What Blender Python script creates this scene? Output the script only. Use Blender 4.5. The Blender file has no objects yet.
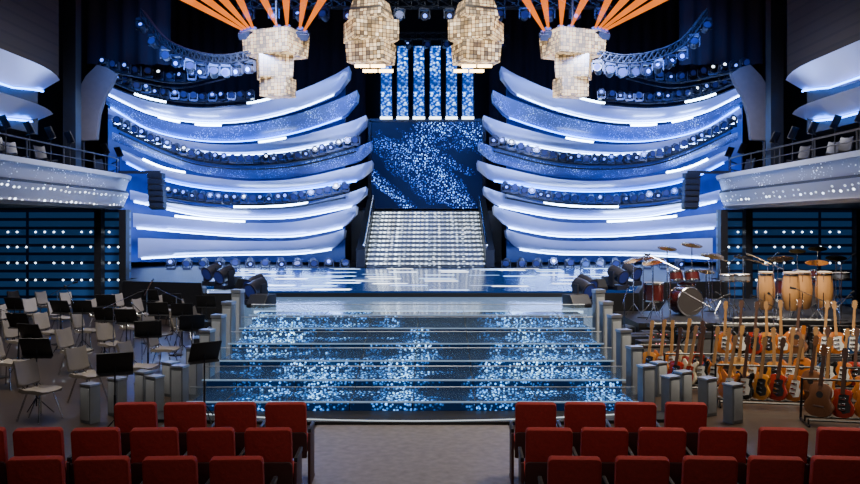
import bpy, bmesh, math, random
from mathutils import Vector, Matrix, Euler
random.seed(11)
SC=bpy.context.scene; COL=SC.collection
F=800.0; CX=0.32; H=2.9; PX0=433.4; PY0=225.0
def U(px,py,Y): return Vector((CX+(px-PX0)*Y/F, Y, H-(py-PY0)*Y/F))
def G(px,py,z=0.0):
    Y=(H-z)*F/(py-PY0); v=U(px,py,Y); v.z=z; return v
# ------------------------------------------------------------ materials
def newmat(name):
    m=bpy.data.materials.new(name); m.use_nodes=True
    return m,m.node_tree,m.node_tree.nodes['Principled BSDF']
def lk(t,a,b): t.links.new(a,b)
def c4(c,k=1.0): return (min(c[0]*k,1),min(c[1]*k,1),min(c[2]*k,1),1)
def M(name,col,rough=.5,metal=0,emit=None,es=0,var=.18,scale=6,coat=0,bump=0,stretch=(1,1,1)):
    m,t,b=newmat(name); n=t.nodes
    tc=n.new('ShaderNodeTexCoord'); mp=n.new('ShaderNodeMapping'); mp.inputs['Scale'].default_value=stretch
    lk(t,tc.outputs['Object'],mp.inputs['Vector'])
    nz=n.new('ShaderNodeTexNoise'); nz.inputs['Scale'].default_value=scale; nz.inputs['Detail'].default_value=4
    lk(t,mp.outputs[0],nz.inputs['Vector'])
    mx=n.new('ShaderNodeMix'); mx.data_type='RGBA'
    mx.inputs[6].default_value=c4(col,1-var); mx.inputs[7].default_value=c4(col,1+var)
    lk(t,nz.outputs[0],mx.inputs[0]); lk(t,mx.outputs[2],b.inputs['Base Color'])
    b.inputs['Roughness'].default_value=rough; b.inputs['Metallic'].default_value=metal
    b.inputs['Coat Weight'].default_value=coat
    if emit: b.inputs['Emission Color'].default_value=(*emit,1); b.inputs['Emission Strength'].default_value=es
    if bump:
        bp=n.new('ShaderNodeBump'); bp.inputs['Strength'].default_value=bump; bp.inputs['Distance'].default_value=.02
        lk(t,nz.outputs[0],bp.inputs['Height']); lk(t,bp.outputs[0],b.inputs['Normal'])
    return m
def mnode(t,op,a,b=None,c=None,clamp=False):
    n=t.nodes.new('ShaderNodeMath'); n.operation=op; n.use_clamp=clamp
    for i,v in enumerate((a,b,c)):
        if v is None: continue
        if isinstance(v,(int,float)): n.inputs[i].default_value=v
        else: lk(t,v,n.inputs[i])
    return n.outputs[0]
def mrange(t,v,a,b,c=0,d=1):
    n=t.nodes.new('ShaderNodeMapRange'); n.inputs[1].default_value=a; n.inputs[2].default_value=b
    n.inputs[3].default_value=c; n.inputs[4].default_value=d; lk(t,v,n.inputs[0]); return n.outputs[0]
def LED(name,vs,dot,msc,lo,hi,c1,c2,base,strength,rough=.15,floor=0.0,rand=1.0,metal=0,mstretch=(1,1,1),absx=None,seed=0,cheb=False,cf=None,detail=3,distort=0,spec=.5,mrot=0,rlo=.15):
    m,t,b=newmat(name); n=t.nodes
    tc=n.new('ShaderNodeTexCoord')
    mp=n.new('ShaderNodeMapping'); mp.inputs['Scale'].default_value=vs; lk(t,tc.outputs['Object'],mp.inputs[0])
    vo=n.new('ShaderNodeTexVoronoi'); vo.inputs['Scale'].default_value=1; vo.inputs['Randomness'].default_value=rand
    if cheb: vo.distance='CHEBYCHEV'
    lk(t,mp.outputs[0],vo.inputs['Vector'])
    d=mrange(t,vo.outputs['Distance'],dot,dot*(.85 if cheb else .45))
    mr=n.new('ShaderNodeMapping'); mr.inputs['Rotation'].default_value=(0,mrot,0); lk(t,tc.outputs['Object'],mr.inputs[0])
    mp2=n.new('ShaderNodeMapping'); mp2.inputs['Scale'].default_value=mstretch; mp2.inputs['Location'].default_value=(seed,seed*.7,0)
    lk(t,mr.outputs[0],mp2.inputs[0])
    nz=n.new('ShaderNodeTexNoise'); nz.inputs['Scale'].default_value=msc; nz.inputs['Detail'].default_value=detail; nz.inputs['Distortion'].default_value=distort
    lk(t,mp2.outputs[0],nz.inputs['Vector'])
    v=nz.outputs[0]
    if absx:
        sx=n.new('ShaderNodeSeparateXYZ'); lk(t,tc.outputs['Object'],sx.inputs[0])
        ax=mnode(t,'ABSOLUTE',sx.outputs[0]); w=mrange(t,ax,absx[0],absx[1],0,absx[2]); v=mnode(t,'ADD',v,w)
    mk_=mrange(t,v,lo,hi)
    sc=n.new('ShaderNodeSeparateColor'); lk(t,vo.outputs['Color'],sc.inputs[0])
    dm=mnode(t,'MULTIPLY',d,mk_)
    s=mnode(t,'MULTIPLY',dm,strength); s=mnode(t,'MULTIPLY',s,mrange(t,sc.outputs[0],0,1,rlo,1.4))
    if floor: s=mnode(t,'ADD',s,mnode(t,'MULTIPLY',mrange(t,mk_,0,1,.35,1),floor))
    mx=n.new('ShaderNodeMix'); mx.data_type='RGBA'; mx.inputs[6].default_value=(*c1,1); mx.inputs[7].default_value=(*c2,1)
    lk(t,sc.outputs[1],mx.inputs[0])
    m2=n.new('ShaderNodeMix'); m2.data_type='RGBA'; m2.inputs[6].default_value=(*(cf or c1),1); lk(t,mx.outputs[2],m2.inputs[7]); lk(t,dm,m2.inputs[0])
    b.inputs['Base Color'].default_value=(*base,1); b.inputs['Roughness'].default_value=rough; b.inputs['Metallic'].default_value=metal
    b.inputs['Specular IOR Level'].default_value=spec
    lk(t,m2.outputs[2],b.inputs['Emission Color']); lk(t,s,b.inputs['Emission Strength'])
    return m
def EM(name,c,s):
    return M(name,c,.4,0,c,s,var=.05)
def BRICK(name,c1,c2,mort,scale,bw,bh,ms=.03,rough=.4,metal=0,em=0,coords='Object',rot=(0,0,0)):
    m,t,b=newmat(name); n=t.nodes
    tc=n.new('ShaderNodeTexCoord'); mp=n.new('ShaderNodeMapping'); mp.inputs['Rotation'].default_value=rot
    lk(t,tc.outputs[coords],mp.inputs[0]); br=n.new('ShaderNodeTexBrick')
    lk(t,mp.outputs[0],br.inputs['Vector']); br.inputs['Color1'].default_value=(*c1,1); br.inputs['Color2'].default_value=(*c2,1)
    br.inputs['Mortar'].default_value=(*mort,1); br.inputs['Scale'].default_value=scale; br.inputs['Mortar Size'].default_value=ms
    br.inputs['Brick Width'].default_value=bw; br.inputs['Row Height'].default_value=bh; br.offset=0
    lk(t,br.outputs[0],b.inputs['Base Color']); b.inputs['Roughness'].default_value=rough; b.inputs['Metallic'].default_value=metal
    if em: lk(t,br.outputs[0],b.inputs['Emission Color']); b.inputs['Emission Strength'].default_value=em
    return m
R90=math.radians(90)
BLACK=M('black_paint',(.006,.006,.008),.5)
DARK=M('dark_metal',(.016,.018,.024),.4,.5)
CHROME=M('chrome',(.65,.66,.68),.2,1)
STEEL=M('brushed_steel',(.42,.45,.5),.35,.8)
NOSE=M('glow_steel_edge',(.4,.46,.52),.3,.7,emit=(.40,.66,1),es=.32)  # plain steel nosing; weak emission added so the edges read bright
GREYP=M('grey_panel',(.12,.105,.095),.6,.0)
PYL=M('pylon_grey',(.17,.185,.20),.4,.2)
PYF=M('pylon_face',(.34,.36,.38),.5,.1)
TAUPE=M('taupe_shell',(.18,.155,.13),.45)
CHBLK=M('charcoal_shell',(.012,.012,.015),.5)
RED=M('red_upholstery',(.30,.016,.010),.85,var=.3,scale=30,bump=.2)
REDDK=M('dark_red_shell',(.04,.004,.004),.6)
RIB=M('ribbon_silver',(.56,.60,.82),.28,.45,var=.12,scale=.8)
RIBB=LED('ribbon_led',(15,15,18),.40,.9,.38,.62,(.02,.16,1),(.45,.75,1),(.08,.13,.36),3.2,.3,floor=.12,cf=(.0,.06,.8))
BACK=M('blue_backing',(.012,.03,.16),.4,emit=(.0,.03,.45),es=.10,var=.6,scale=1.5)  # low blue emission stands in for light falling on the recess backing
STRIP=EM('white_blue_strip',(.32,.54,1),24)
TUBE=EM('bright_light_tube',(.50,.72,1),24)
STRIPB=EM('blue_strip',(.03,.20,1),22)
LENS=EM('lamp_lens_blue',(.12,.25,1),2.6)
LENSW=EM('lamp_lens_white',(.75,.88,1),6)
LENSD=M('lamp_lens_dark',(.04,.05,.14),.08,.3,emit=(.06,.10,.8),es=.10)
WARM=EM('warm_white_tube',(1,.66,.28),14)
SCREEN=LED('screen_led',(12,12,12),.38,.5,.47,.64,(.03,.30,1),(.6,.88,1),(.001,.003,.012),10,.4,floor=.13,seed=7.7,cf=(.0,.06,.75),detail=6,distort=.8,spec=.2,mrot=-.6,mstretch=(.5,1,1.2))
WIND=LED('column_led',(7,7,9),.6,.8,.3,.6,(.0,.22,1),(.5,.85,1),(.003,.01,.05),5.5,.3,floor=.7,cf=(0,.12,.95),spec=.2)
STEPL=LED('step_led',(20,10,20),.48,.9,.51,.70,(.0,.30,1),(.5,.92,1),(.003,.006,.012),7.5,.06,floor=.15,absx=(.9,2.2,.10),cf=(.0,.15,.70),seed=1.7,detail=5)
DECKL=LED('deck_led',(.55,1.9,1),.30,.5,.18,.40,(.25,.52,1),(.95,.98,1),(.006,.01,.03),6.0,.14,floor=.16,cf=(.0,.14,.80),cheb=True,rand=.8,rlo=.1)
DECKW=M('deck_white_glass',(.2,.26,.36),.12,.2,emit=(.30,.55,1),es=.26,var=.6,scale=4)  # whitish-blue sheen of the deck is put in as emission
STAIRL=LED('stair_riser_led',(5,1,14),.34,.9,.35,.6,(.6,.78,1),(1,.93,.8),(.09,.10,.12),2.6,.3,floor=.02,metal=.5)
STEDGE=LED('stair_edge_led',(5.5,.01,.01),.44,.7,.25,.4,(.75,.88,1),(1,.96,.88),(.3,.32,.36),4.5,.3,floor=.45,rand=.3,cf=(.7,.85,1))
FASC=M('fascia_silver',(.52,.52,.56),.35,.4,var=.12,scale=2)
FLED=LED('fascia_led',(7,3.4,7),.26,1.2,.3,.45,(.6,.75,1),(1,1,1),(.30,.30,.35),8,.35,metal=.4,rand=.35)
FLU=LED('fascia_sparkle',(16,8,16),.3,1.2,.45,.65,(.6,.75,1),(1,1,1),(.26,.26,.31),2.6,.35,metal=.4)
CUBE=LED('cube_led_tile',(8,8,8),.45,1.3,.22,.60,(1,.60,.24),(.9,.72,.50),(.05,.038,.025),2.5,.4,floor=.03,rand=0,cheb=True,rlo=.08)
PANEL=BRICK('dark_grid_panel',(.016,.011,.009),(.010,.008,.007),(.003,.003,.003),1.6,.5,.5,.06,.7,rot=(R90,0,0))
BWALL=BRICK('blue_slat_wall',(.012,.05,.15),(.015,.06,.18),(.002,.005,.018),1.0,4,.28,.05,.35,0,.38,rot=(R90,0,0))
WOODF=M('dark_wood_floor',(.030,.019,.013),.35,var=.6,scale=2,stretch=(1,8,1),coat=.1)
AISLE=M('aisle_marble',(.19,.17,.165),.42,var=.6,scale=9)
WALLM=M('black_wall',(.004,.004,.006),.9)
CURT=M('purple_black_curtain',(.007,.005,.012),.9)
GOLD=M('cymbal_brass',(.75,.50,.18),.25,1)
CONGA=M('conga_wood',(.46,.23,.08),.35,coat=.5,scale=4,stretch=(4,4,.5))
SKIN=M('drum_skin',(.55,.48,.38),.6)
WHITE=M('white_plastic',(.5,.49,.46),.4)
SHELL=M('drum_shell_wine',(.07,.012,.012),.25,.1,coat=.6)
MAPLE=M('maple_neck',(.32,.17,.065),.35,scale=10,stretch=(6,6,1))
ROSE=M('rosewood',(.07,.032,.02),.45)
DISPC=LED('equipment_lights',(22,22,22),.35,6,.5,.6,(1,.1,.05),(.2,.6,1),(.03,.03,.035),6,.4)
GM=[M('sunburst_wood',(.40,.12,.02),.22,var=.6,scale=3,coat=.6),M('cherry_red_lacquer',(.30,.025,.014),.2,coat=.6),
    M('natural_spruce',(.50,.27,.09),.25,coat=.5,stretch=(8,1,1)),M('black_lacquer',(.008,.008,.008),.12,coat=.6),
    M('walnut_body',(.17,.07,.03),.3,coat=.4,stretch=(8,1,1)),M('cream_lacquer',(.50,.42,.28),.25,coat=.5),
    M('amber_body',(.46,.18,.03),.22,coat=.6),M('blue_lacquer',(.02,.06,.16),.2,coat=.6)]
GLASS=M('clear_glass',(.55,.75,.9),.05)
GLASS.node_tree.nodes['Principled BSDF'].inputs['Alpha'].default_value=.08
def beammat():
    m=bpy.data.materials.new('orange_light_beam'); m.use_nodes=True; t=m.node_tree; n=t.nodes; n.clear()
    o=n.new('ShaderNodeOutputMaterial'); e=n.new('ShaderNodeEmission'); tr=n.new('ShaderNodeBsdfTransparent'); mx=n.new('ShaderNodeMixShader')
    tc=n.new('ShaderNodeTexCoord'); nz=n.new('ShaderNodeTexNoise'); nz.inputs['Scale'].default_value=1.5; lk(t,tc.outputs['Object'],nz.inputs[0])
    e.inputs[0].default_value=(1,.20,.008,1); lk(t,mrange(t,nz.outputs[0],.2,.8,1.7,3.0),e.inputs[1]); mx.inputs[0].default_value=.40
    lk(t,tr.outputs[0],mx.inputs[1]); lk(t,e.outputs[0],mx.inputs[2]); lk(t,mx.outputs[0],o.inputs[0]); return m
BEAM=beammat()
# ------------------------------------------------------------ mesh building
class MB:
    def __init__(s): s.v=[];s.f=[];s.m=[]
    def add(s,vs,fs,mat=0,T=None):
        o=len(s.v)
        s.v+= [ (T@Vector(v)) if T else Vector(v) for v in vs]
        for f in fs: s.f.append([i+o for i in f]); s.m.append(mat)
        return s
    def box(s,c,d,mat=0,T=None):
        x,y,z=c; a,b,e=d[0]/2,d[1]/2,d[2]/2
        vs=[(x+i*a,y+j*b,z+k*e) for k in(-1,1) for j in(-1,1) for i in(-1,1)]
        return s.add(vs,[(0,2,3,1),(4,5,7,6),(0,1,5,4),(2,6,7,3),(0,4,6,2),(1,3,7,5)],mat,T)
    def cyl(s,p0,p1,r0,r1=None,n=10,mat=0,T=None,caps=True):
        r1=r0 if r1 is None else r1; p0=Vector(p0);p1=Vector(p1); d=(p1-p0).normalized()
        a=d.orthogonal().normalized(); b=d.cross(a)
        vs=[];
        for p,r in((p0,r0),(p1,r1)):
            for i in range(n):
                q=2*math.pi*i/n; vs.append(p+a*math.cos(q)*r+b*math.sin(q)*r)
        fs=[(i,(i+1)%n,n+(i+1)%n,n+i) for i in range(n)]
        if caps: fs+=[tuple(range(n))[::-1],tuple(range(n,2*n))]
        return s.add(vs,fs,mat,T)
    def tube(s,pts,r,n=6,mat=0,T=None):
        pts=[Vector(p) for p in pts]; vs=[]; fs=[]; a=None
        for k,p in enumerate(pts):
            d=(pts[min(k+1,len(pts)-1)]-pts[max(k-1,0)]).normalized()
            if a is None: a=d.orthogonal().normalized()
            a=(a-d*a.dot(d)).normalized(); b=d.cross(a)
            for i in range(n):
                q=2*math.pi*i/n; vs.append(p+a*math.cos(q)*r+b*math.sin(q)*r)
        for k in range(len(pts)-1):
            for i in range(n): fs.append((k*n+i,k*n+(i+1)%n,(k+1)*n+(i+1)%n,(k+1)*n+i))
        L=(len(pts)-1)*n; fs+=[tuple(range(n))[::-1],tuple(range(L,L+n))]
        return s.add(vs,fs,mat,T)
    def prism(s,poly,y0,y1,mat=0,T=None):
        n=len(poly); vs=[(x,y0,z) for x,z in poly]+[(x,y1,z) for x,z in poly]
        fs=[tuple(range(n)),tuple(range(n,2*n))[::-1]]+[(i,n+i,n+(i+1)%n,(i+1)%n) for i in range(n)]
        return s.add(vs,fs,mat,T)
    def slab(s,poly,z0,z1,mat=0,T=None):
        n=len(poly); vs=[(x,y,z0) for x,y in poly]+[(x,y,z1) for x,y in poly]
        fs=[tuple(range(n))[::-1],tuple(range(n,2*n))]+[(i,(i+1)%n,n+(i+1)%n,n+i) for i in range(n)]
        return s.add(vs,fs,mat,T)
    def lathe(s,prof,n=16,mat=0,T=None):
        vs=[];fs=[]
        for r,z in prof:
            for i in range(n): q=2*math.pi*i/n; vs.append((r*math.cos(q),r*math.sin(q),z))
        for k in range(len(prof)-1):
            for i in range(n): fs.append((k*n+i,k*n+(i+1)%n,(k+1)*n+(i+1)%n,(k+1)*n+i))
        L=(len(prof)-1)*n; fs+=[tuple(range(n))[::-1],tuple(range(L,L+n))]
        return s.add(vs,fs,mat,T)
    def loft(s,rings,mat=0,closed=True):
        n=len(rings[0]); vs=[p for r in rings for p in r]; fs=[]
        for k in range(len(rings)-1):
            for i in range(n if closed else n-1): fs.append((k*n+i,k*n+(i+1)%n,(k+1)*n+(i+1)%n,(k+1)*n+i))
        if closed: L=(len(rings)-1)*n; fs+=[tuple(range(n))[::-1],tuple(range(L,L+n))]
        return s.add(vs,fs,mat)
def mesh(mb,mats,name,off=Vector((0,0,0)),bevel=0,seg=2,ang=35):
    me=bpy.data.meshes.new(name); me.from_pydata([tuple(v-off) for v in mb.v],[],mb.f)
    for m in mats: me.materials.append(m)
    for p,k in zip(me.polygons,mb.m): p.material_index=min(k,len(mats)-1)
    bm=bmesh.new(); bm.from_mesh(me); bmesh.ops.recalc_face_normals(bm,faces=bm.faces)
    if bevel:
        ed=[e for e in bm.edges if len(e.link_faces)==2 and e.calc_face_angle(0)>.6]
        bmesh.ops.bevel(bm,geom=ed,offset=bevel,segments=seg,affect='EDGES',profile=.6,clamp_overlap=True)
    for f in bm.faces: f.smooth=True
    bm.to_mesh(me); bm.free(); me.set_sharp_from_angle(angle=math.radians(ang)); return me
WL={}
def tag(o,label=None,cat=None,group=None,kind=None):
    if label:o['label']=label
    if cat:o['category']=cat
    if group:o['group']=group
    if kind:o['kind']=kind
def mk(name,mb,mats,parent=None,label=None,cat=None,group=None,kind=None,bevel=0,ang=35,rz=0):
    xs=[v.x for v in mb.v];ys=[v.y for v in mb.v];zs=[v.z for v in mb.v]
    o=Vector(((min(xs)+max(xs))/2,(min(ys)+max(ys))/2,min(zs)))
    if abs(o.x)<.01:o.x=0
    ob=bpy.data.objects.new(name,mesh(mb,mats,name,o,bevel,ang=ang)); COL.objects.link(ob); WL[ob]=o
    if parent: ob.parent=parent; ob.location=o-WL[parent]
    else: ob.location=o
    ob.rotation_euler=(0,0,rz)
    tag(ob,label,cat,group,kind); return ob
def empty(name,loc,label,cat,group=None):
    e=bpy.data.objects.new(name,None); e.empty_display_size=.2; COL.objects.link(e); e.location=loc; WL[e]=Vector(loc)
    tag(e,label,cat,group); return e
def proto(parts):
    r=[]
    for p in parts:
        p=list(p)+[0,None,None][len(p)-3:]
        r.append((p[0],mesh(p[1],p[2],p[0],bevel=p[3]),p[4],p[5]))
    return r
def put(pr,name,loc,rz=0,label=None,cat=None,group=None,s=1,rot=None):
    e=bpy.data.objects.new(name,None); e.empty_display_size=.1; COL.objects.link(e); e.location=loc; e.rotation_euler=rot or (0,0,rz); e.scale=s if isinstance(s,tuple) else (s,s,s)
    tag(e,label,cat,group); obs=[]
    for n,me,lab,pi in pr:
        o=bpy.data.objects.new(n,me); COL.objects.link(o); o.parent=obs[pi] if pi is not None else e
        if lab:o['label']=lab
        obs.append(o)
    return e
def puts(me,name,loc,rot,label,cat,group,s=1):
    o=bpy.data.objects.new(name,me); COL.objects.link(o); o.location=loc; o.rotation_euler=rot; o.scale=(s,s,s)
    tag(o,label,cat,group); return o
def crom(tb,x):
    n=len(tb)
    if x<=tb[0][0]: return tb[0][1]
    if x>=tb[-1][0]: return tb[-1][1]
    for i in range(n-1):
        if x<=tb[i+1][0]: break
    x0,y0=tb[i];x1,y1=tb[i+1]
    m0=(y1-tb[i-1][1])/(x1-tb[i-1][0]) if i>0 else (y1-y0)/(x1-x0)
    m1=(tb[i+2][1]-y0)/(tb[i+2][0]-x0) if i+2<n else (y1-y0)/(x1-x0)
    h=x1-x0;t=(x-x0)/h
    return (2*t**3-3*t*t+1)*y0+(t**3-2*t*t+t)*h*m0+(-2*t**3+3*t*t)*y1+(t**3-t*t)*h*m1
def sx(v,s): return Vector((v.x*s,v.y,v.z))
# ------------------------------------------------------------ shell
def struct(name,c,d,m): return mk(name,MB().box(c,d),[m],kind='structure')
struct('floor',(0,20,-.1),(34,50,.2),WOODF)
struct('ceiling',(0,20,15.1),(34,50,.2),WALLM)
struct('wall_back',(0,45.1,7.5),(34,.2,15),WALLM)
struct('wall_front',(0,-5.1,7.5),(34,.2,15),WALLM)
struct('wall_left',(-17.1,20,7.5),(.2,50,15),WALLM)
struct('wall_right',(17.1,20,7.5),(.2,50,15),WALLM)
mk('aisle_floor',MB().box((.02,8.4,.006),(2.75,6.3,.012)),[AISLE],label='polished grey marble aisle floor between the seat blocks',cat='floor panel')
for s,nm in((-1,'left'),(1,'right')):
    mk('wall_understage_'+nm,MB().box((s*12.9,26.15,1.7),(6.6,.2,3.4)),[BWALL],kind='structure')
    mb=MB()
    for k,yy in enumerate((232,247,263,280)):
        for i in range(13):
            if (i*7+k*3)%5==4: continue
            p=U(8+i*9.2,yy,26.04); mb.cyl((s*abs(p.x),26.05,p.z),(s*abs(p.x),26.02,p.z),.028,n=8)
    mk('wall_light_dots',mb,[LENSW],label='rows of small white light dots set in blue wall',cat='wall lights',kind='stuff')
    for xx in (9.65,10.45,14.0):
        mk('black_column',MB().box((s*xx,25.8,1.7),(.22,.3,3.39)).box((s*xx,25.8,.1),(.34,.4,.2)),[BLACK],label='slim black structural column under balcony',cat='column',group='columns under the balconies')
    mk('wall_upper_'+nm,MB().box((s*12.6,19.5,11.2),(2.9,10,7.5)),[PANEL],kind='structure')
def curtain(x0,x1,Y,z0,z1,lab):
    mb=MB(); n=int(abs(x1-x0)*8); r=[]
    for i in range(n+1):
        x=x0+(x1-x0)*i/n; y=Y+.12*math.sin(i*1.3)+.05*math.sin(i*.47); r.append([Vector((x,y,z0)),Vector((x,y,z1))])
    vs=[p for q in r for p in q]; fs=[(2*i,2*i+2,2*i+3,2*i+1) for i in range(n)]
    mb.add(vs,fs); return mk('stage_curtain',mb,[CURT],label=lab,cat='curtain',ang=80)
for s in(-1,1):
    curtain(s*3.2,s*15.5,41.5,1.3,14.9,'tall pleated dark purple curtain behind stage set')
    curtain(s*9.5,s*12.6,29.9,8.9,14.9,'black pleated drape beside the proscenium')
# ------------------------------------------------------------ stage decks
def deck(name,poly,z0,z1,mats,lab):
    return mk(name,MB().slab(poly,z0,z1),mats,label=lab,cat='stage platform')
deck('stage_platform',[(-12.5,26.4),(-9.4,26.4),(-9.4,25),(-6.7,24.2),(-5.6,20.55),(5.6,20.55),(6.7,24.2),(9.4,25),(9.4,26.4),(12.5,26.4),(12.5,40),(-12.5,40)],0,1.15,[BLACK],'large black raised stage platform')
deck('led_stage_floor',[(-5.5,20.6),(5.5,20.6),(6.6,24.3),(7.5,28.5),(7.1,31.4),(-7.1,31.4),(-7.5,28.5),(-6.6,24.3)],1.15,1.2,[DECKL],'glossy video floor with blue and white light streaks')
fp=deck('front_stage_platform',[(-3.55,17.3),(3.55,17.3),(3.9,18.2),(4.6,20.5),(-4.6,20.5),(-3.9,18.2)],0,1.05,[DECKW],'pale reflective front stage platform with added glow above the steps')
mk('edge_light',MB().box((0,17.27,1.02),(7.1,.04,.05)),[EM('edge_light',(.45,.7,1),1.6)],parent=fp,label='thin white-blue light edge')
st=empty('illuminated_steps',(0,14.8,0),'wide glossy black steps with blue video surfaces','stairs')
for i in range(6):
    y0=12.3+i*.833; z=.175*(i+1)-(.0 if i<5 else .01)
    mk('step',MB().box((0,(y0+17.24)/2,z-.0875),(6.82,17.24-y0,.175)),[STEPL],parent=st)
    mk('step_nosing',MB().box((0,y0-.005,z+.004),(6.95,.035,.022)),[NOSE],parent=st,label='pale steel step edge with added glow')
    sm=MB()
    for k in range(-3,4): sm.box((k*.97,y0-.004,z-.09),(.018,.012,.165)).box((k*.97,y0+.42,z+.002),(.018,.8,.006))
    mk('panel_seams',sm,[BLACK],parent=st,label='thin dark joints between video panels')
    gp=MB().box((0,y0+.10,z+.11),(6.9,.012,.2))
    mk('glass_panel',gp,[GLASS],parent=st,label='low clear glass upstand on step')
    mk('glass_rail',MB().tube([(-3.45,y0+.10,z+.215),(3.45,y0+.10,z+.215)],.009,5),[STEEL],parent=st,label='slim steel rail capping the glass')
mk('stage_plinth',MB().slab([(-3.9,11.75),(-2,11.6),(0,11.55),(2,11.6),(3.9,11.75),(3.9,12.28),(-3.9,12.28)],0,.05),[BLACK],label='curved black plinth in front of the steps',cat='plinth')
mk('light_line',MB().tube([(x*.5,11.60+.0108*x*x,.06) for x in range(-7,8)],.010,5),[EM('rim_line',(.7,.8,.9),.6)],label='thin pale light line along curved plinth',cat='light strip')
pb=MB().box((0,0,.32),(.26,.2,.64)); pf=MB().box((0,-.106,.33),(.20,.012,.54)); pt=MB().box((0,0,.655),(.28,.22,.03))
PY=proto([('housing',pb,[PYL],.012),('front_panel',pf,[PYF],.004),('cap',pt,[STEEL])])
for s in(-1,1):
    for i in range(6):
        put(PY,'stage_pylon',(s*(3.66+.03*i),12.55+i*.87,0),s*.25,'grey metal pylon beside the lit steps','pylon','grey pylons edging the steps',s=(.82,.9,1.05+ i*.25))
    for x,y in((3.98,12.35),(4.3,12.75),(4.5,12.2),(4.72,11.75),(4.15,13.6)):
        put(PY,'stage_pylon',(s*x,y,0),s*.5,'low grey metal pylon standing on the orchestra floor','pylon','grey pylons edging the steps',s=(.85,.9,.86))
cs=empty('central_staircase',(0,34,1.15),'wide silver staircase with glittering lit risers','staircase')
NS=13
for i in range(NS):
    y0=32+i*.35; z=1.2+(i+1)*.175
    mk('stair_step',MB().box((0,(y0+37.2)/2,z-.0875),(4.7,37.2-y0,.175)),[STAIRL],parent=cs)
    mk('stair_edge',MB().box((0,y0-.01,z-.02),(4.72,.05,.06)),[STEDGE],parent=cs,label='dotted white lit stair edge')
for s in(-1,1):
    mk('side_wall',MB().add([(s*2.4,31.8,1.2),(s*2.75,31.8,1.2),(s*2.75,37.2,1.2),(s*2.4,37.2,1.2),(s*2.4,31.8,1.9),(s*2.75,31.8,1.9),(s*2.75,37.2,4.1),(s*2.4,37.2,4.1)],[(0,1,2,3),(4,5,6,7),(0,1,5,4),(1,2,6,5),(2,3,7,6),(3,0,4,7)]),[DARK],parent=cs)
    mk('handrail',MB().tube([(s*2.45,31.8,2.1),(s*2.45,36.8,4.25)],.04).cyl((s*2.45,32,1.3),(s*2.45,32,2.18),.03).cyl((s*2.45,34.4,2.5),(s*2.45,34.4,3.2),.03),[CHROME],parent=cs)
mk('upper_stage_platform',MB().box((0,38.6,2.4),(7,2.7,2.5)).box((0,37.3,3.62),(7,.1,.1)),[DARK],label='dark upper platform behind the staircase',cat='stage platform')
sc=empty('video_screen',(0,40.6,3.7),'large dark blue video screen with glittering star pattern','video screen')
mk('display',MB().box((0,40.5,5.9),(5.6,.12,4.4)),[SCREEN],parent=sc)
mk('frame',MB().box((-2.9,40.5,5.9),(.15,.2,4.6)).box((2.9,40.5,5.9),(.15,.2,4.6)).box((0,40.5,8.2),(6,.2,.15)),[DARK],parent=sc)
for i in range(6):
    x=-2.05+i*.82
    c=empty('light_column',(x,40.3,8.3),'tall narrow blue glowing video column','video column','video columns above the screen')
    mk('display',MB().box((x,40.3,10.1),(.52,.1,3.6)),[WIND],parent=c)
    mk('frame',MB().box((x-.29,40.28,10.1),(.05,.16,3.7)).box((x+.29,40.28,10.1),(.05,.16,3.7)),[DARK],parent=c)
    mk('base_light',MB().box((x,40.2,8.28),(.6,.12,.12)),[LENSW],parent=c)
# ------------------------------------------------------------ moving head lamps
LAMPM=M('lamp_housing',(.03,.034,.055),.35,.4)
def mhead(tilt,lens,lr=.085):
    mb=MB(); mb.box((0,0,-.04),(.26,.22,.08),0)
    for s in(-1,1): mb.box((s*.15,0,.10),(.035,.10,.26),0)
    T=Matrix.Translation((0,0,.17))@Matrix.Rotation(tilt,4,'X')
    mb.lathe([(.05,-.17),(.10,-.15),(.115,-.04),(.115,.10),(.13,.13)],12,0,T)
    mb.lathe([(lr,.131),(lr,.136)],12,1,T)
    return mesh(mb,[LAMPM,lens],'moving_head')
MH=[mhead(math.radians(a),l,r) for a,l,r in((80,LENS,.06),(95,LENSD,.1),(112,LENSD,.1),(120,LENS,.05),(70,LENSW,.05))]
LBL='small black moving head spotlight on stage rail'
def lamp(loc,up=1,s=1.0,v=None,grp='spotlights on the stage wings',lab=LBL):
    me=MH[v] if v is not None else random.choices(MH,[3,4,4,2,.9])[0]
    r=(0 if up>0 else math.pi,0,random.uniform(-.35,.35)+(0 if up>0 else math.pi))
    return puts(me,'moving_head_spotlight',loc,r,lab,'stage light',grp,s)
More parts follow.
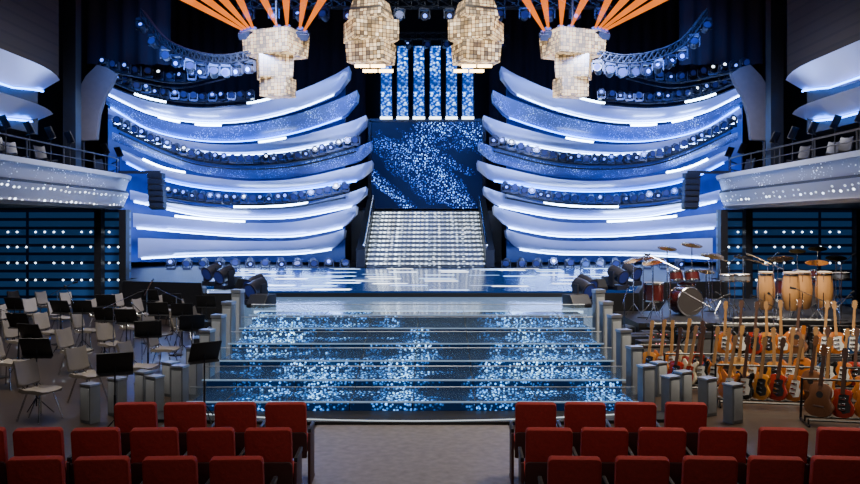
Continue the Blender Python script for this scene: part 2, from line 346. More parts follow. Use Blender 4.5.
# ------------------------------------------------------------ wings
def wY(x):
    t=min(max((x-100)/265.0,0),1); return 29.3+1.6*t+5*math.sin(math.pi*t)
bands=[
 (0,104,349,[(104,84),(150,100),(200,107),(250,104),(300,90),(349,68)],[(104,92),(150,113),(200,122),(250,120),(300,108),(349,88)],1),
 (1,106,357,[(106,96),(150,116),(200,126),(250,124),(300,113),(357,92)],[(106,104),(150,129),(200,140),(250,140),(300,131),(357,112)],1),
 (0,108,366,[(108,108),(150,131),(200,143),(250,144),(300,136),(366,117)],[(108,118),(150,141),(200,152),(250,154),(300,149),(366,135)],1),
 (1,112,371,[(112,132),(160,150),(200,164),(250,168),(300,163),(371,143)],[(112,140),(160,160),(200,173),(250,178),(300,175),(371,158)],0),
 (0,122,372,[(122,150),(160,168),(200,176),(250,181),(300,178),(372,162)],[(122,160),(160,178),(200,187),(250,191),(300,189),(372,178)],1),
 (0,130,366,[(130,190),(200,206),(250,208),(300,205),(366,188)],[(130,200),(200,215),(250,218),(300,216),(366,203)],1),
 (0,133,356,[(133,213),(200,220),(250,223),(300,221),(356,207)],[(133,227),(200,233),(250,236),(300,235),(356,224)],1),
 (0,138,344,[(138,238),(200,240),(250,241),(300,240),(344,231)],[(138,258),(200,255),(250,254),(300,253),(344,247)],1)]
for s in(-1,1):
    w=empty('stage_set_wing',(s*8,33,1.15),'sweeping stacked silver-blue ribbon wing of the stage set','stage set')
    for bi,(mi,x0,x1,tt,bt,stp) in enumerate(bands):
        R=[];L=[]; n=48
        for k in range(n+1):
            u=k/n; x=x0+(x1-x0)*u; Y=wY(x); yt=crom(tt,x);yb=crom(bt,x)
            e=max(0,(u-.95)/.05); 
            if e>0: hh=yb-yt; yb=yb-hh*.55*e; yt=yt-hh*.10*e; Y-=.5*e
            pt=U(x,yt,Y-.35);pbm=U(x,yb,Y+.15); pm=U(x,(yt*.45+yb*.55),Y-.22)
            ring=[pt,pm,pbm,pbm+Vector((0,.7,.02)),pt+Vector((0,1.0,-.05))]
            R.append([sx(Vector((-abs(p.x),p.y,p.z)),-s) for p in ring]); L.append(sx(Vector((-abs(pbm.x),pbm.y-.04,pbm.z-.03)),-s))
        mk('ribbon',MB().loft(R),[RIBB if mi else RIB],parent=w,ang=50)
        if stp: mk('led_strip',MB().tube(L[1:-3],.024,5),[STRIP if bi in(0,2,5,6,7) else STRIPB],parent=w,label='glowing blue-white strip under ribbon')
        for a,b in {0:((.13,.25),(.60,.74)),1:((.22,.30),(.36,.46)),2:((.60,.70),),4:((.1,.25),),5:((.45,.75),),6:((.2,.5),)}.get(bi,()):
            i0,i1=int(a*n),int(b*n); mk('led_tube',MB().tube([r[0]+Vector((0,.05,.06)) for r in R[i0:i1+1]],.045,6),[TUBE],parent=w,label='bright white-blue light tube')
    r=[]
    for k in range(41):
        x=108+(345-108)*k/40; Y=wY(x)+1.5
        a=U(x,crom(bands[0][3],x)+12,Y);b=U(x,262,Y)
        xx=-abs(a.x); r.append([Vector((-s*xx,Y,max(b.z,1.16))),Vector((-s*xx,Y,a.z)),Vector((-s*xx,Y+.15,a.z)),Vector((-s*xx,Y+.15,max(b.z,1.16)))])
    mk('backing_panel',MB().loft(r),[BACK],parent=w,ang=60)
    rows=[([(112,140-18),(160,145),(200,158),(250,162),(300,158),(358,143)],118,356,8.2,.6),
          ([(150,192),(200,199),(250,202),(300,199),(345,190)],160,346,8.4,.6),
          ([(105,76),(150,93),(200,100),(250,97)],108,256,9.5,.3),
          ([(100,66),(140,74),(180,80),(230,70)],104,226,11,-1.2)]
    for tb,xa,xb,dx,off in rows:
        P=[]; x=xa
        while x<=xb:
            p=U(x,crom(tb,x),wY(x)-.75+off*.3); p.x=-abs(p.x); P.append(sx(p,-s)); x+=dx
        mk('light_rail',MB().tube([p+Vector((0,.0,-.12)) for p in P],.05,6).tube([p+Vector((0,.12,-.3)) for p in P],.035,5),[DARK],label='curved dark metal rail carrying spotlights',cat='rail',group='curved spotlight rails')
        for p in P: lamp(p,s=1.1)
    for i in range(12):
        lamp(Vector((s*(3.2+i*.62),31.65+.12*math.sin(i),1.24)),s=1.15,grp='spotlights along the back of the stage',lab='small black moving head spotlight standing on stage')
# ------------------------------------------------------------ trusses
def truss(pts,w=.3,lab='black lattice lighting truss hanging overhead'):
    mb=MB(); pts=[Vector(p) for p in pts]; offs=[Vector((0,-w/2,-w/2)),Vector((0,w/2,-w/2)),Vector((0,w/2,w/2)),Vector((0,-w/2,w/2))]
    for o in offs: mb.tube([p+o for p in pts],.03,5)
    for k in range(len(pts)-1):
        a,b=pts[k],pts[k+1]
        for i in range(4): mb.cyl(a+offs[i],b+offs[(i+1)%4],.016,n=4); mb.cyl(a+offs[i],a+offs[(i+1)%4],.016,n=4)
    return mk('lighting_truss',mb,[DARK],label=lab,cat='truss',group='lighting trusses')
def line(a,b,st_):
    a=Vector(a);b=Vector(b); n=max(1,int((b-a).length/st_)); return [a.lerp(b,i/n) for i in range(n+1)]
truss(line((-7,30,11.2),(7,30,11.2),.5))
truss(line((-4,38.5,12.0),(4,38.5,12.0),.5))
TO='spotlights hanging from trusses'
for i in range(15):
    lamp(Vector((-6.6+i*.94,30,10.95)),-1,1.3,grp=TO,lab='black moving head spotlight hanging from truss')
for i in range(9): lamp(Vector((-3.6+i*.9,38.5,11.75)),-1,1.2,grp=TO,lab='black moving head spotlight hanging from truss')
for s in(-1,1):
    pts=[]
    for k in range(19):
        x=142+k*6; y=crom([(142,14),(165,42),(195,56),(225,60),(250,56)],x); p=U(x,y,27); p.x=-abs(p.x); pts.append(sx(p,-s))
    truss(pts,.28,'curved black lattice truss with spotlights')
    for k in range(0,19,2): lamp(pts[k]+Vector((0,0,-.25)),-1,1.2,grp=TO,lab='black moving head spotlight hanging from curved truss')
# ------------------------------------------------------------ LED cube chandeliers and beams
def frust(c,w0,w1,h):
    v=[]
    for z,w in((0,w0),(h,w1)):
        for i in range(4):
            q=math.pi/4+i*math.pi/2; v.append((w*.7071*math.cos(q),w*.7071*math.sin(q)*.8,z))
    return MB().add(v,[(3,2,1,0),(4,5,6,7),(0,1,5,4),(1,2,6,5),(2,3,7,6),(3,0,4,7)],0,Matrix.Translation(c))
for s in(-1,1):
    for cx,Y,parts,nm in((276,28,[((276,57),1.75,1.85,26,.38),((275,79),1.15,1.2,24,-.3),((278,97),1.0,1.0,20,.3)],'a'),(372,26,[((371,20),1.25,.95,20,.35),((371,42),1.5,1.5,22,-.4),((371,64),1.25,1.35,22,.35)],'b')):
        p=U(cx,100 if nm=='a' else 70,Y); p.x=s*abs(p.x)
        e=empty('cube_chandelier',p,'hanging stack of gold-silver lit tile cubes','chandelier','cube chandeliers over the stage')
        for (px,py),w0,w1,hp,rz in parts:
            q=U(px,py,Y); q.x=s*abs(q.x); mk('tile_cube',frust(q,w0,w1,hp*Y/F*.92),[CUBE],parent=e,bevel=.02,rz=rz*s)
        mk('hanger',MB().cyl((p.x,Y,14.9),(p.x,Y,p.z+1),.05),[DARK],parent=e)
        if nm=='b':
            for k in range(4):
                q=U(362+k*8,66+(k%2)*5,Y-.4); q.x=s*abs(q.x)
                mk('tube_light',MB().box((q.x,q.y,q.z),(.45,.12,.08)),[WARM],parent=e)
    for (xa,ya),(xb,yb) in [((243,30),(188,0)),((246,29),(207,0)),((249,28),(224,0)),((253,28),(240,0)),((277,26),(264,0)),((287,26),(286,0)),((300,28),(304,0)),((304,31),(322,0))]:
        a=U(xa,ya,27.6);b=U(xb,yb,27.6); b=a+(b-a)*1.5; a.x=-abs(a.x);b.x=-abs(b.x); a=sx(a,-s);b=sx(b,-s)
        mk('light_beam',MB().cyl(a,b,.04,.17,12,caps=False),[BEAM],label='orange beam of light in haze above chandelier',cat='light beam',group='orange light beams')
        puts(MH[1],'moving_head_spotlight',a-Vector((0,0,.2)),(-.9,0,0),'black spotlight throwing an orange beam','stage light','beam spotlights')
# ------------------------------------------------------------ balconies
for s in(-1,1):
    b=empty('side_balcony',(s*12,18,3.4),'curved silver balcony with glittering light band','balcony')
    ys=[6+i*1.0 for i in range(20)]+[25.4,26,26.6,27.2,27.7,28]
    def bx(y): return 9.5+ (0 if y<25 else (y-25)**2*.12)+ (.0)
    def strip(z0,z1,o0,o1,th,mat,nm,lab=None):
        R=[]
        for y in ys:
            x=bx(y); R.append([Vector((s*(x+o0),y,z0)),Vector((s*(x+o1),y,z1)),Vector((s*(x+o1+th),y,z1)),Vector((s*(x+o0+th),y,z0))])
        mk(nm,MB().loft(R),[mat],parent=b,label=lab,ang=50)
    strip(4.38,4.5,-.06,-.1,.4,FASC,'top_trim')
    strip(4.0,4.38,.12,0,.3,FLU,'upper_fascia','sparkling silver fascia')
    strip(3.93,4.0,.02,.02,.5,BLACK,'groove')
    strip(3.5,3.93,.18,.0,.3,FLED,'lower_fascia','silver fascia with white light dots')
    strip(3.42,3.5,.25,.12,.4,FASC,'bottom_trim')
    mk('slab',MB().slab([(s*9.9,6),(s*16.9,6),(s*16.9,27.9),(s*10.7,27.9),(s*9.9,25)],3.45,4.3),[BLACK],parent=b)
    mk('railing',MB().tube([(s*(bx(y)+.35),y,5.05) for y in ys],.025,5).tube([(s*(bx(y)+.35),y,4.8) for y in ys],.015,5),[DARK],parent=b)
    for y in range(8,28,2): mk('railing_post',MB().cyl((s*(bx(y)+.35),y,4.3),(s*(bx(y)+.35),y,5.05),.022,n=6),[DARK],parent=b)
    u=empty('upper_box',(s*11.5,20,5.7),'projecting upper box with blue-white lit ribbon edges','balcony box')
    for z0,z1,yend,xo in((6.6,7.25,24.0,10.35),(5.75,6.2,23.8,10.45)):
        R=[]
        for k in range(17):
            y=13+(yend-13)*k/16; q=max(0,(k-12)/4); x=xo+.9*q*q*.6
            h=(z1-z0)*(1-.55*q)
            R.append([Vector((s*x,y,z1)),Vector((s*(x+.5),y,z1-h)),Vector((s*(x+1.6),y,z1-h-.06)),Vector((s*(x+1.6),y,z1))])
        mk('ribbon',MB().loft(R),[RIB],parent=u)
        mk('led_strip',MB().tube([r[1]+Vector((0,0,-.05)) for r in R],.025,5),[STRIPB],parent=u)
    mk('box_body',MB().box((s*12.3,18.3,6.49),(2.2,10,1.9)),[BLACK],parent=u)
    pts=[(98,65),(108,68),(117,74),(113,84),(105,98),(100,114),(97,140),(80,141),(74,128),(73,110),(78,92),(87,76)]
    poly=[]
    for x,y in pts:
        p=U(x,y,26.5); poly.append((s*abs(p.x),p.z))
    sp=empty('shield_panel',(s*11.2,26.5,4.3),'curved grey shield-shaped panel beside stage','decor panel')
    mk('panel',MB().prism(poly,26.4,26.65),[GREYP],parent=sp,bevel=.03)
    mk('support_post',MB().cyl((s*11.3,26.55,4.3),(s*11.3,26.55,6.2),.05),[DARK],parent=sp)
    mk('support_column',MB().box((s*11.15,25.4,9.65),(.4,.4,10.7)),[DARK],label='dark vertical column rising beside upper box',cat='column')
    la=empty('line_array_speaker',(s*8.9,27.2,3.3),'hanging stack of black loudspeaker cabinets','speaker')
    for k in range(6):
        T=Matrix.Translation((s*9.0,26.9+.03*k,4.55-k*.2))@Matrix.Rotation(-.05*k,4,'X')
        mk('cabinet',MB().box((0,0,0),(.5,.35,.18),0,T).box((0,-.18,0),(.42,.02,.12),1,T),[BLACK,DARK],parent=la)
    mk('mounting_arm',MB().box((s*9.6,27.0,4.68),(1.4,.1,.1)),[BLACK],parent=la)
# ------------------------------------------------------------ theatre seats
def rr(w,h,r,n=4,z0=0,top=1):
    P=[]
    for cx,cz,a in((w/2-r,z0+h-r,0),(-w/2+r,z0+h-r,90),(-w/2+r*.5,z0+r*.5,180),(w/2-r*.5,z0+r*.5,270)):
        rad=r if a<180 else r*.5
        for i in range(n+1):
            q=math.radians(a+90*i/n); P.append((cx+rad*math.cos(q),cz+rad*math.sin(q)))
    return P
Tb=Matrix.Translation((0,-.02,.36))@Matrix.Rotation(math.radians(10),4,'X')
pad=MB().prism(rr(.445,.60,.04),-.02,.06,0,Tb); shell=MB().prism(rr(.455,.30,.04,z0=-.02),-.045,-.02,0,Tb)
cush=MB().box((0,.27,.42),(.45,.46,.11)); 
arm=lambda sg:MB().box((sg*.247,.2,.62),(.036,.40,.045)); side=lambda sg:MB().box((sg*.247,.17,.30),(.03,.40,.6)).box((sg*.247,.17,.015),(.036,.46,.03))
SEAT=proto([('backrest',pad,[RED],.014),('back_shell',shell,[REDDK],.008,'dark red lower shell'),('seat_cushion',cush,[RED],.03),
  ('armrest',arm(-1),[BLACK],.01),('armrest',arm(1),[BLACK],.01),('side_frame',side(-1),[REDDK],.008),('side_frame',side(1),[REDDK],.008)])
rows=[(8.85,[138,187,237,287],[535,584,634,684]),
      (7.75,[270,213,157,99,42,-15],[548,603,660,720,780,838]),
      (6.8,[239,173,106,40,-26],[573,640,707,772,835])]
for Y,l,r in rows:
    for px in l+r:
        x=U(px,400,Y).x
        put(SEAT,'theatre_seat',(x,Y,.0),-x*.03,'red upholstered theatre seat with dark armrests','theatre seat','red seats facing the stage')
# ------------------------------------------------------------ orchestra chairs & stands
def shellp(w,n,prof,th):
    R=[]
    for i in range(n+1):
        u=-1+2*i/n; R.append([Vector((x+(.02*u*u),u*w/2*(1-.08*abs(u)),z+.03*u*u)) for x,z in prof]+[Vector((x-th*.6,u*w/2*(1-.08*abs(u)),z-th)) for x,z in prof[::-1]])
    return MB().loft(R)
seatp=shellp(.44,8,[(.22,.44),(.1,.45),(-.1,.44),(-.2,.46)],.025)
backp=shellp(.42,8,[(-.23,.52),(-.26,.62),(-.29,.74),(-.33,.86)],.022)
leg=lambda a,b:MB().tube([(0,0,.42),(a*.13,b*.12,.40),(a*.22,b*.21,.02)],.012,6).cyl((a*.22,b*.21,0),(a*.22,b*.21,.025),.018,n=8)
ch_parts=[('seat',seatp,[TAUPE]),('backrest',backp,[TAUPE])]+[('leg',leg(a,b),[CHROME]) for a in(-1,1) for b in(-1,1)]+[('back_support',MB().tube([(-.12,.1,.42),(-.25,.1,.5),(-.27,.1,.6)],.012).tube([(-.12,-.1,.42),(-.25,-.1,.5),(-.27,-.1,.6)],.012).tube([(-.12,-.1,.42),(-.12,.1,.42)],.012),[CHROME])]
CHAIR=proto(ch_parts)
CHAIRB=proto([(p[0],p[1],[CHBLK]) for p in ch_parts])
Td=Matrix.Translation((0,0,1.12))@Matrix.Rotation(math.radians(25),4,'X')
MS=proto([('desk',MB().box((0,0,.0),(.5,.015,.34),0,Td).box((0,-.04,-.165),(.5,.07,.015),0,Td),[BLACK],.004),
  ('pole',MB().cyl((0,.02,.15),(0,.02,1.1),.012,n=8).cyl((0,.02,.3),(0,.02,.65),.018,n=8),[DARK]),
  ]+[('leg',MB().tube([(0,.02,.3),(.26*math.cos(a),.02+.26*math.sin(a),.02)],.009,5),[DARK]) for a in(.5,2.6,4.71)])
cl=[(40,420,.1),(88,402,.0),(140,393,.3),(76,374,.2),(112,366,-.2),(165,372,.4),(50,352,.1),(20,362,.0),(88,350,.3),(132,346,.2),(158,354,.1),(186,348,.5),(190,332,.3),
    (62,335,.1),(36,331,.0),(8,340,.1),(100,332,.2),(146,331,.2),(168,326,.2),(124,324,.0),(72,322,.0),(20,320,.1),(8,388,.3),(205,342,.5),(48,321,.1)]
for x,y,r in cl:
    p=G(x,y); put(CHAIR,'orchestra_chair',p,r-.5,'taupe moulded shell chair with slim metal legs','chair','orchestra chairs on the floor')
ms=[(36,342,1.2),(18,316,1),(115,357,1.6),(106,297,1.3),(104,310,1.0),(150,292,1.1),(158,305,1.2),(205,346,1.9),(148,324,1.5),(60,303,1),(30,327,.9),(82,303,1.2),(182,306,1.4),(14,300,1),(192,318,1.6),(126,312,1.1),(172,296,1.3),(206,298,1.2)]
for x,y,r in ms:
    p=G(x,y,1.12); p.z=0; put(MS,'music_stand',p,r-1.2,'black music stand with tilted desk','music stand','music stands on the orchestra floor',s=.93)
for s in(-1,1):
    for i in range(9):
        y=16.0+i*1.15+(2.2 if i>6 else 0)
        put(CHAIRB,'orchestra_chair',(s*(10.75+.25*(i%2)+(.2 if i>6 else 0)),y,4.3),(-.4 if s<0 else math.pi+.4),'dark shell chair on the balcony','chair','chairs on the balconies')
        put(MS,'music_stand',(s*(10.15+(.35 if i>6 else 0)),y+.1,4.3),s*.8,'black music stand behind balcony railing','music stand','music stands on the balconies')
# ------------------------------------------------------------ percussion riser and instruments
mk('percussion_riser',MB().slab([(4.9,17.8),(9.3,17.8),(11.5,19),(11.5,23.9),(7.3,23.9),(6.1,20.45),(4.9,20.4)],0,.7).slab([(4.88,17.78),(9.32,17.78),(9.32,17.86),(4.88,17.86)],.62,.72),[BLACK],label='black riser carrying drums and congas',cat='riser')
cong=MB().lathe([(.10,.16),(.13,.22),(.165,.42),(.17,.55),(.15,.75),(.135,.88)],18); chead=MB().lathe([(.137,.88),(.137,.90),(.02,.905)],18)
hoop=MB().lathe([(.148,.83),(.152,.85),(.148,.87),(.14,.87)],18); cst=MB()
for a in range(3):
    q=a*2.09; cst.tube([(.17*math.cos(q),.17*math.sin(q),.5),(.15*math.cos(q),.15*math.sin(q),.2),(.24*math.cos(q),.24*math.sin(q),.01)],.01,5)
for a in range(6):
    q=a*1.047; cst.cyl((.15*math.cos(q),.15*math.sin(q),.62),(.15*math.cos(q),.15*math.sin(q),.85),.006,n=5)
CONG=proto([('shell',cong,[CONGA]),('drum_head',chead,[SKIN]),('hoop',hoop,[CHROME]),('stand',cst,[CHROME])])
for x,y in((8.2,18.95),(8.72,18.8),(9.15,19.1),(9.6,19.0)):
    put(CONG,'conga_drum',(x,y,.7),0,'tall amber wooden conga drum on chrome stand','drum','congas on the riser',s=1.22)
def drum(r,d,T,m=0):
    mb=MB(); mb.lathe([(r,0),(r,d)],20,0,T); mb.lathe([(r*1.03,-.01),(r*1.05,.0),(r*1.03,.03)],20,1,T); mb.lathe([(r*1.03,d-.03),(r*1.05,d),(r*1.0,d+.01)],20,1,T); mb.lathe([(r*.97,d+.011),(r*.1,d+.013)],20,2,T); return mb
Tm=lambda x,y,z,a=0,b=0:Matrix.Translation((x,y,z))@Matrix.Rotation(a,4,'X')@Matrix.Rotation(b,4,'Y')
def cym(x,y,z,r,a=.2):
    return MB().lathe([(.01,.03),(.04,.022),(r*.5,.008),(r,-.005),(r,-.008),(r*.5,.0)],20,0,Tm(x,y,z,a))
def cstand(x,y,z):
    mb=MB().cyl((x,y,.25),(x,y,z),.01,n=6)
    for a in range(3): q=a*2.09+.4; mb.tube([(x,y,.3),(x+.22*math.cos(q),y+.22*math.sin(q),.01)],.008,4)
    return mb
DHD=M('dark_drum_head',(.04,.035,.035),.4)
DS=[SHELL,CHROME,SKIN]
kp=[('bass_drum',drum(.28,.4,Tm(0,.2,.29,math.radians(90))),[SHELL,CHROME,DHD]),('snare_drum',drum(.18,.14,Tm(.3,.5,.55)),DS),('tom_drum',drum(.14,.2,Tm(-.18,.05,.68,-.25)),DS),('tom_drum',drum(.15,.2,Tm(.18,.05,.68,-.25)),DS),('floor_tom',drum(.2,.38,Tm(-.5,.4,.25)),DS)]
for x,y,z,r in((-.65,.15,1.15,.25),(.65,.1,1.2,.24),(-.2,.4,1.35,.2),(.75,.5,.85,.18),(.25,.2,1.42,.22)):
    kp.append(('cymbal',cym(x,y,z,r,.25),[GOLD])); kp.append(('cymbal_stand',cstand(x,y,z),[CHROME]))
KIT=proto(kp)
put(KIT,'drum_kit',(6.5,19.6,.7),.2,'wine-red drum kit with brass cymbals','drum kit',s=1.2)
put(KIT,'drum_kit',(10.4,21.6,.7),-.4,'dark drum set with raised brass cymbals','drum kit',s=1.1)
CYS=proto([('cymbal',cym(0,0,1.35,.25,.3),[GOLD]),('stand',cstand(0,0,1.35),[CHROME])])
for x,y in((7.75,18.3),(8.3,20.6),(9.2,20.3),(5.4,18.5),(9.0,18.1),(7.5,20.0),(5.2,19.5)):
    put(CYS,'cymbal_on_stand',(x,y,.7),x,'brass cymbal on chrome stand','cymbal','cymbals on the riser')
TIM=proto([('drum',drum(.17,.16,Tm(-.2,0,.85)),[STEEL,CHROME,SKIN]),('drum',drum(.19,.16,Tm(.2,0,.85)),[STEEL,CHROME,SKIN]),('stand',cstand(0,0,.92),[CHROME])])
for x,y in((7.55,19.2),(10.3,19.9)): put(TIM,'timbales',(x,y,.7),.2,'pair of steel timbales on stand','drum','timbales on the riser')
kb=MB().box((0,0,.86),(1.2,.32,.09)); wk=MB().box((0,-.06,.912),(1.1,.15,.014)); bkk=MB().box((0,.02,.921),(1.08,.005,.006))
for i in range(36):
    if i%7 not in(2,6): bkk.box((-.54+i*.0306,-.03,.925),(.014,.09,.014))
KEY=proto([('body',kb,[BLACK],.01),('white_keys',wk,[WHITE]),('black_keys',bkk,[BLACK]),('stand',MB().tube([(-.45,-.15,.01),(.45,.15,.82)],.016).tube([(.45,-.15,.01),(-.45,.15,.82)],.016).cyl((-.45,-.2,.02),(-.45,.2,.02),.02).cyl((.45,-.2,.02),(.45,.2,.02),.02),[DARK])])
for x,y,z,r in((5.3,16.3,0,.1),(6.7,16.2,0,-.1),(8.1,16.9,0,-.1),(7.3,17.3,0,0.1),(9.0,13.3,0,-.3)):
    put(KEY,'electronic_keyboard',(x,y,z),r,'black electronic keyboard on folding stand','keyboard','keyboards on the band floor')
AMP=proto([('cabinet',MB().box((0,0,.30),(.62,.32,.6)),[BLACK],.015),('grille',MB().box((0,-.165,.25),(.54,.012,.42)),[M('amp_grille',(.07,.07,.075),.8)]),('control_panel',MB().box((0,-.166,.53),(.54,.012,.08)),[DISPC])])
for x,y,r in((4.7,16.0,.2),(5.9,17.3,0),(4.75,17.0,.1),(7.5,15.9,-.2),(8.9,15.6,-.3),(5.15,17.4,.0),(9.3,16.6,-.3),(6.3,17.2,.1)):
    put(AMP,'guitar_amplifier',(x,y,0),r,'black amplifier with grey grille','amplifier','amplifiers on the band floor')
MIC=proto([('base',MB().lathe([(.14,0),(.14,.02),(.02,.04)],14),[BLACK]),('pole',MB().cyl((0,0,.03),(0,0,1.3),.01,n=6),[CHROME]),('boom',MB().tube([(0,.2,1.2),(0,-.45,1.5)],.007,5),[CHROME]),('microphone',MB().cyl((0,-.45,1.5),(0,-.58,1.53),.018,.025,n=8),[DARK])])
for i,(x,y) in enumerate(((4.75,15.5),(5.6,15.7),(6.2,15.7),(7.0,15.7),(8.0,15.7),(8.5,16.1),(5.9,16.6),(7.4,16.5),(9.2,15.0),(4.5,17.5),(8.7,17.4))):
    put(MIC,'microphone_stand',(x,y,0),i*1.7,'slim boom microphone stand','microphone stand','microphone stands')
for i,(x,y) in enumerate(((5.3,19.0),(7.35,20.4),(8.05,18.2),(8.6,19.8),(9.7,18.4),(5.7,18.2),(7.2,18.6))):
    put(MIC,'microphone_stand',(x,y,.7),i*2.1,'slim boom microphone stand on riser','microphone stand','microphone stands')
for i,(x,y) in enumerate(((-5.0,14.6),(-6.2,16.3),(-7.6,17.5),(-5.4,17.8),(-8.8,19.4),(-6.7,19.6),(-7.9,15.2))):
    put(MIC,'microphone_stand',(x,y,0),i*1.9,'slim boom microphone stand','microphone stand','microphone stands')
# ------------------------------------------------------------ guitars
def outline(half): 
    R=[(w,z) for z,w in half]; return R+[(-w,z) for w,z in R[::-1]]
el=outline([(0,.0),(.005,.06),(.03,.12),(.09,.162),(.15,.165),(.21,.14),(.26,.118),(.31,.122),(.36,.15),(.41,.155),(.44,.135),(.42,.10),(.38,.06),(.36,.035)])
lp=outline([(0,.0),(.005,.07),(.04,.13),(.10,.165),(.16,.165),(.22,.13),(.27,.11),(.32,.125),(.37,.13),(.40,.10),(.41,.05),(.41,.03)])
ac=outline([(0,.0),(.005,.08),(.04,.15),(.11,.195),(.18,.195),(.24,.155),(.28,.135),(.33,.145),(.39,.15),(.44,.13),(.48,.08),(.49,.03)])
def guitar(poly,bm_,th,nl,pgm,acoustic=False):
    zt=.38 if not acoustic else .49
    nm_=ROSE if bm_ in(GM[1],GM[3],GM[4]) else MAPLE
    P=[('body',MB().prism(poly,-th/2,th/2),[bm_],.008)]
    P.append(('neck',MB().add([(-.028,-th/2-.012,zt-.04),(.028,-th/2-.012,zt-.04),(.028,-th/2+.012,zt-.04),(-.028,-th/2+.012,zt-.04),(-.021,-th/2-.012,nl),(.021,-th/2-.012,nl),(.021,-th/2+.010,nl),(-.021,-th/2+.010,nl)],[(0,1,2,3),(4,5,6,7),(0,1,5,4),(1,2,6,5),(2,3,7,6),(3,0,4,7)]),[nm_]))
    hs=MB().prism([(-.022,nl),(.022,nl),(.04,nl+.04),(.036,nl+.15),(.0,nl+.165),(-.036,nl+.15),(-.04,nl+.04)],-th/2-.008,-th/2+.008)
    for i in range(3):
        for sg in(-1,1): hs.cyl((sg*.03,-th/2,nl+.045+i*.04),(sg*.06,-th/2,nl+.045+i*.04),.007,n=6,mat=1)
    P.append(('headstock',hs,[nm_ if not acoustic else bm_,CHROME]))
    if acoustic:
        P.append(('sound_hole',MB().cyl((0,-th/2-.002,.32),(0,-th/2+.003,.32),.048,n=20),[BLACK]))
        P.append(('bridge',MB().box((0,-th/2-.006,.15),(.15,.012,.03)),[ROSE],.003))
    else:
        P.append(('pickguard',MB().prism([(-.06,.12),(.02,.06),(.11,.09),(.12,.18),(.08,.24),(.09,.33),(.03,.34),(-.05,.32)],-th/2-.003,-th/2+.002),[pgm]))
        for zz in(.19,.27): P.append(('pickup',MB().box((0,-th/2-.007,zz),(.09,.014,.03)),[CHROME],.002))
        P.append(('bridge',MB().box((0,-th/2-.008,.12),(.09,.016,.025)),[CHROME],.002))
    return proto(P)
GU=[guitar(el,GM[0],.045,.86,WHITE),guitar(lp,GM[1],.05,.84,BLACK),guitar(ac,GM[2],.10,.88,BLACK,True),guitar(el,GM[3],.045,.86,WHITE),
    guitar(ac,GM[4],.10,.88,BLACK,True),guitar(el,GM[5],.045,.88,GM[1]),guitar(lp,GM[6],.05,.84,BLACK),guitar(el,GM[7],.045,.86,WHITE),guitar(ac,GM[0],.10,.88,BLACK,True),guitar(lp,GM[0],.05,.84,WHITE)]
GN=['sunburst electric guitar with white pickguard','cherry red electric guitar','natural spruce acoustic guitar','black electric guitar with white pickguard','walnut brown acoustic guitar','cream electric guitar','amber electric guitar','dark blue electric guitar','sunburst acoustic guitar','sunburst single-cutaway electric guitar']
def rack(a,b,n,face,ids,z=0):
    a=Vector(a);b=Vector(b); d=(b-a).normalized(); nrm=Vector((-d.y,d.x,0))
    if nrm.y<0: nrm=-nrm
    r=MB()
    for zz,o in((.10,.0),(.10,-.22),(.62,.16)): r.tube([a+nrm*o+Vector((0,0,zz)),b+nrm*o+Vector((0,0,zz))],.018,6)
    for p in(a,b):
        r.tube([p+nrm*.25,p+nrm*.16+Vector((0,0,.64))],.018,6); r.tube([p-nrm*.27+Vector((0,0,.02)),p+nrm*.27+Vector((0,0,.02))],.018,6)
        r.tube([p+nrm*(-.22)+Vector((0,0,.02)),p+nrm*(-.22)+Vector((0,0,.12))],.014,5); r.tube([p+Vector((0,0,.02)),p+Vector((0,0,.12))],.014,5)
    mk('guitar_rack',r,[BLACK],label='black tubular floor rack holding guitars',cat='guitar rack',group='guitar racks')
    for i in range(n):
        p=a.lerp(b,(i+.5)/n)-nrm*.10+Vector((0,0,.125)); k=ids[i%len(ids)]
        ang=math.atan2(d.y,d.x); 
        e=put(GU[k],'acoustic_guitar' if k in(2,4,8) else 'electric_guitar',p,0,GN[k]+' standing in a rack','guitar','guitars in floor racks')
        e.rotation_euler=(Matrix.Rotation(ang+face+random.uniform(-.08,.08),4,'Z')@Matrix.Rotation(-.21,4,'X')@Matrix.Rotation(random.uniform(-.07,.07),4,'Y')).to_euler()
mk('guitar_riser',MB().slab([(5.55,14.75),(9.3,14.75),(9.3,15.45),(5.55,15.45)],0,.35),[BLACK],label='low black riser under rear guitar racks',cat='riser')
rack((5.75,11.7,0),(7.6,11.3,0),6,-.5,[4,1,9,3,0,6])
rack((4.9,12.9,0),(6.6,12.6,0),7,-.75,[0,3,6,1,9,4,0])
rack((6.9,12.6,0),(8.4,12.6,0),6,-.6,[9,1,4,7,3,8])
rack((4.4,14.0,0),(5.9,13.9,0),7,-.8,[1,5,3,0,6,2,9])
rack((6.1,13.9,0),(7.7,13.9,0),7,-.7,[6,0,8,7,3,9,1])
rack((4.2,15.0,0),(5.3,15.0,0),5,-.8,[6,0,9,5,1])
rack((7.9,14.2,0),(9.2,14.2,0),5,-.6,[4,6,1,3,9])
rack((5.65,15.1,.35),(7.25,15.1,.35),6,-.6,[9,3,1,6,0,4])
rack((7.5,15.1,.35),(9.1,15.1,.35),6,-.5,[0,9,7,1,6,3])
WED=proto([('cabinet',MB().prism([(-.3,0),(.3,0),(.3,.1),(.12,.36),(-.3,.36)],-.3,.3),[BLACK],.015),('grille',MB().add([(.305,-.27,.12),(.305,.27,.12),(.135,.27,.355),(.135,-.27,.355)],[(0,1,2,3)]),[DARK])])
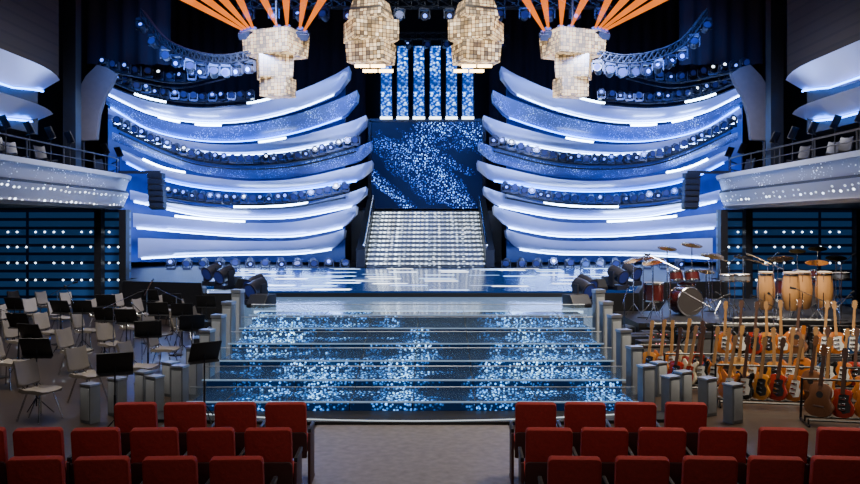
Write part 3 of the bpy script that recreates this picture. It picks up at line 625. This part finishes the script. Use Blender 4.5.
for s in(-1,1):
    for x,y,z in((4.55,20.95,1.2),(5.25,21.9,1.2),(3.55,18.0,1.05),(4.0,19.3,1.05)):
        put(WED,'stage_monitor',(s*x,y,z),-math.pi/2 +s*.4,'black wedge monitor speaker on stage edge','speaker','stage monitors',s=.8)
    for x,y,z in((5.15,20.95,1.34),(5.85,22.3,1.34),(3.8,18.6,1.17),(4.15,20.0,1.17)):
        puts(MH[2],'moving_head_spotlight',(s*x,y,z),(0,0,s*.6),'large black moving head spotlight at stage corner','stage light','corner spotlights',1.6)
CASE=proto([('box',MB().box((0,0,.3),(.7,.5,.56)),[DARK],.01),('corner_trim',MB().box((-.35,0,.3),(.02,.51,.58)),[STEEL]),('corner_trim',MB().box((.35,0,.3),(.02,.51,.58)),[STEEL]),('latch',MB().box((0,-.255,.4),(.08,.02,.08)),[CHROME])])
for p,r in(((4.45,16.9,0),.1),((4.5,18.3,0),.2),((-4.4,18.0,0),.1),((-4.9,19.4,0),0),((-4.3,16.6,0),.3)):
    put(CASE,'road_case',p,r,'black equipment case with steel corners','equipment case','equipment cases')
# ------------------------------------------------------------ lights
def area(loc,tgt,size,p,c,spread=180):
    l=bpy.data.lights.new('stage_area_light','AREA'); l.energy=p; l.color=c; l.size=size; l.spread=math.radians(spread)
    o=bpy.data.objects.new('stage_area_light',l); COL.objects.link(o); o.location=loc
    o.rotation_euler=(Vector(tgt)-Vector(loc)).to_track_quat('-Z','Y').to_euler()
area((0,6,8.5),(0,9,0),3,230,(1,.93,.88))
area((0,-2,6),(0,10,1),4,75,(1,.92,.86))
area((-7,13,9.5),(-7,15,0),3,430,(1,.92,.80),110)
area((7,13,9.5),(6.5,14.5,0),3,850,(1,.86,.66),110)
area((7.5,17,9.5),(7.8,19.5,.8),2,480,(1,.85,.7),100)
for s in(-1,1):
    area((s*5,20,11.5),(s*7.2,33,4.6),3,1300,(.10,.24,1),62)
    area((s*4,23,11.5),(s*7.5,34,2.6),2,950,(.72,.80,1),50)
    area((s*5,20,9.8),(s*9.6,22,4),2,420,(.88,.88,1),80)
    area((s*8,22,5.2),(s*11,26,6.8),1,14,(1,.85,.75),90)
area((0,25,12.5),(0,33,2),3,420,(.78,.87,1),60)
area((0,16,11),(0,19,1),3,110,(.5,.7,1),90)
w=bpy.data.worlds.new('world'); SC.world=w; w.use_nodes=True; w.node_tree.nodes['Background'].inputs[0].default_value=(.25,.3,.5,1); w.node_tree.nodes['Background'].inputs[1].default_value=.02
cam=bpy.data.cameras.new('camera'); co=bpy.data.objects.new('camera',cam); COL.objects.link(co); co.location=(CX,0,H); co.rotation_euler=(math.pi/2,0,0)
cam.sensor_width=36; cam.lens=36*F/860; cam.shift_y=-17/860; cam.shift_x=-3.4/860; cam.clip_end=200
SC.camera=co
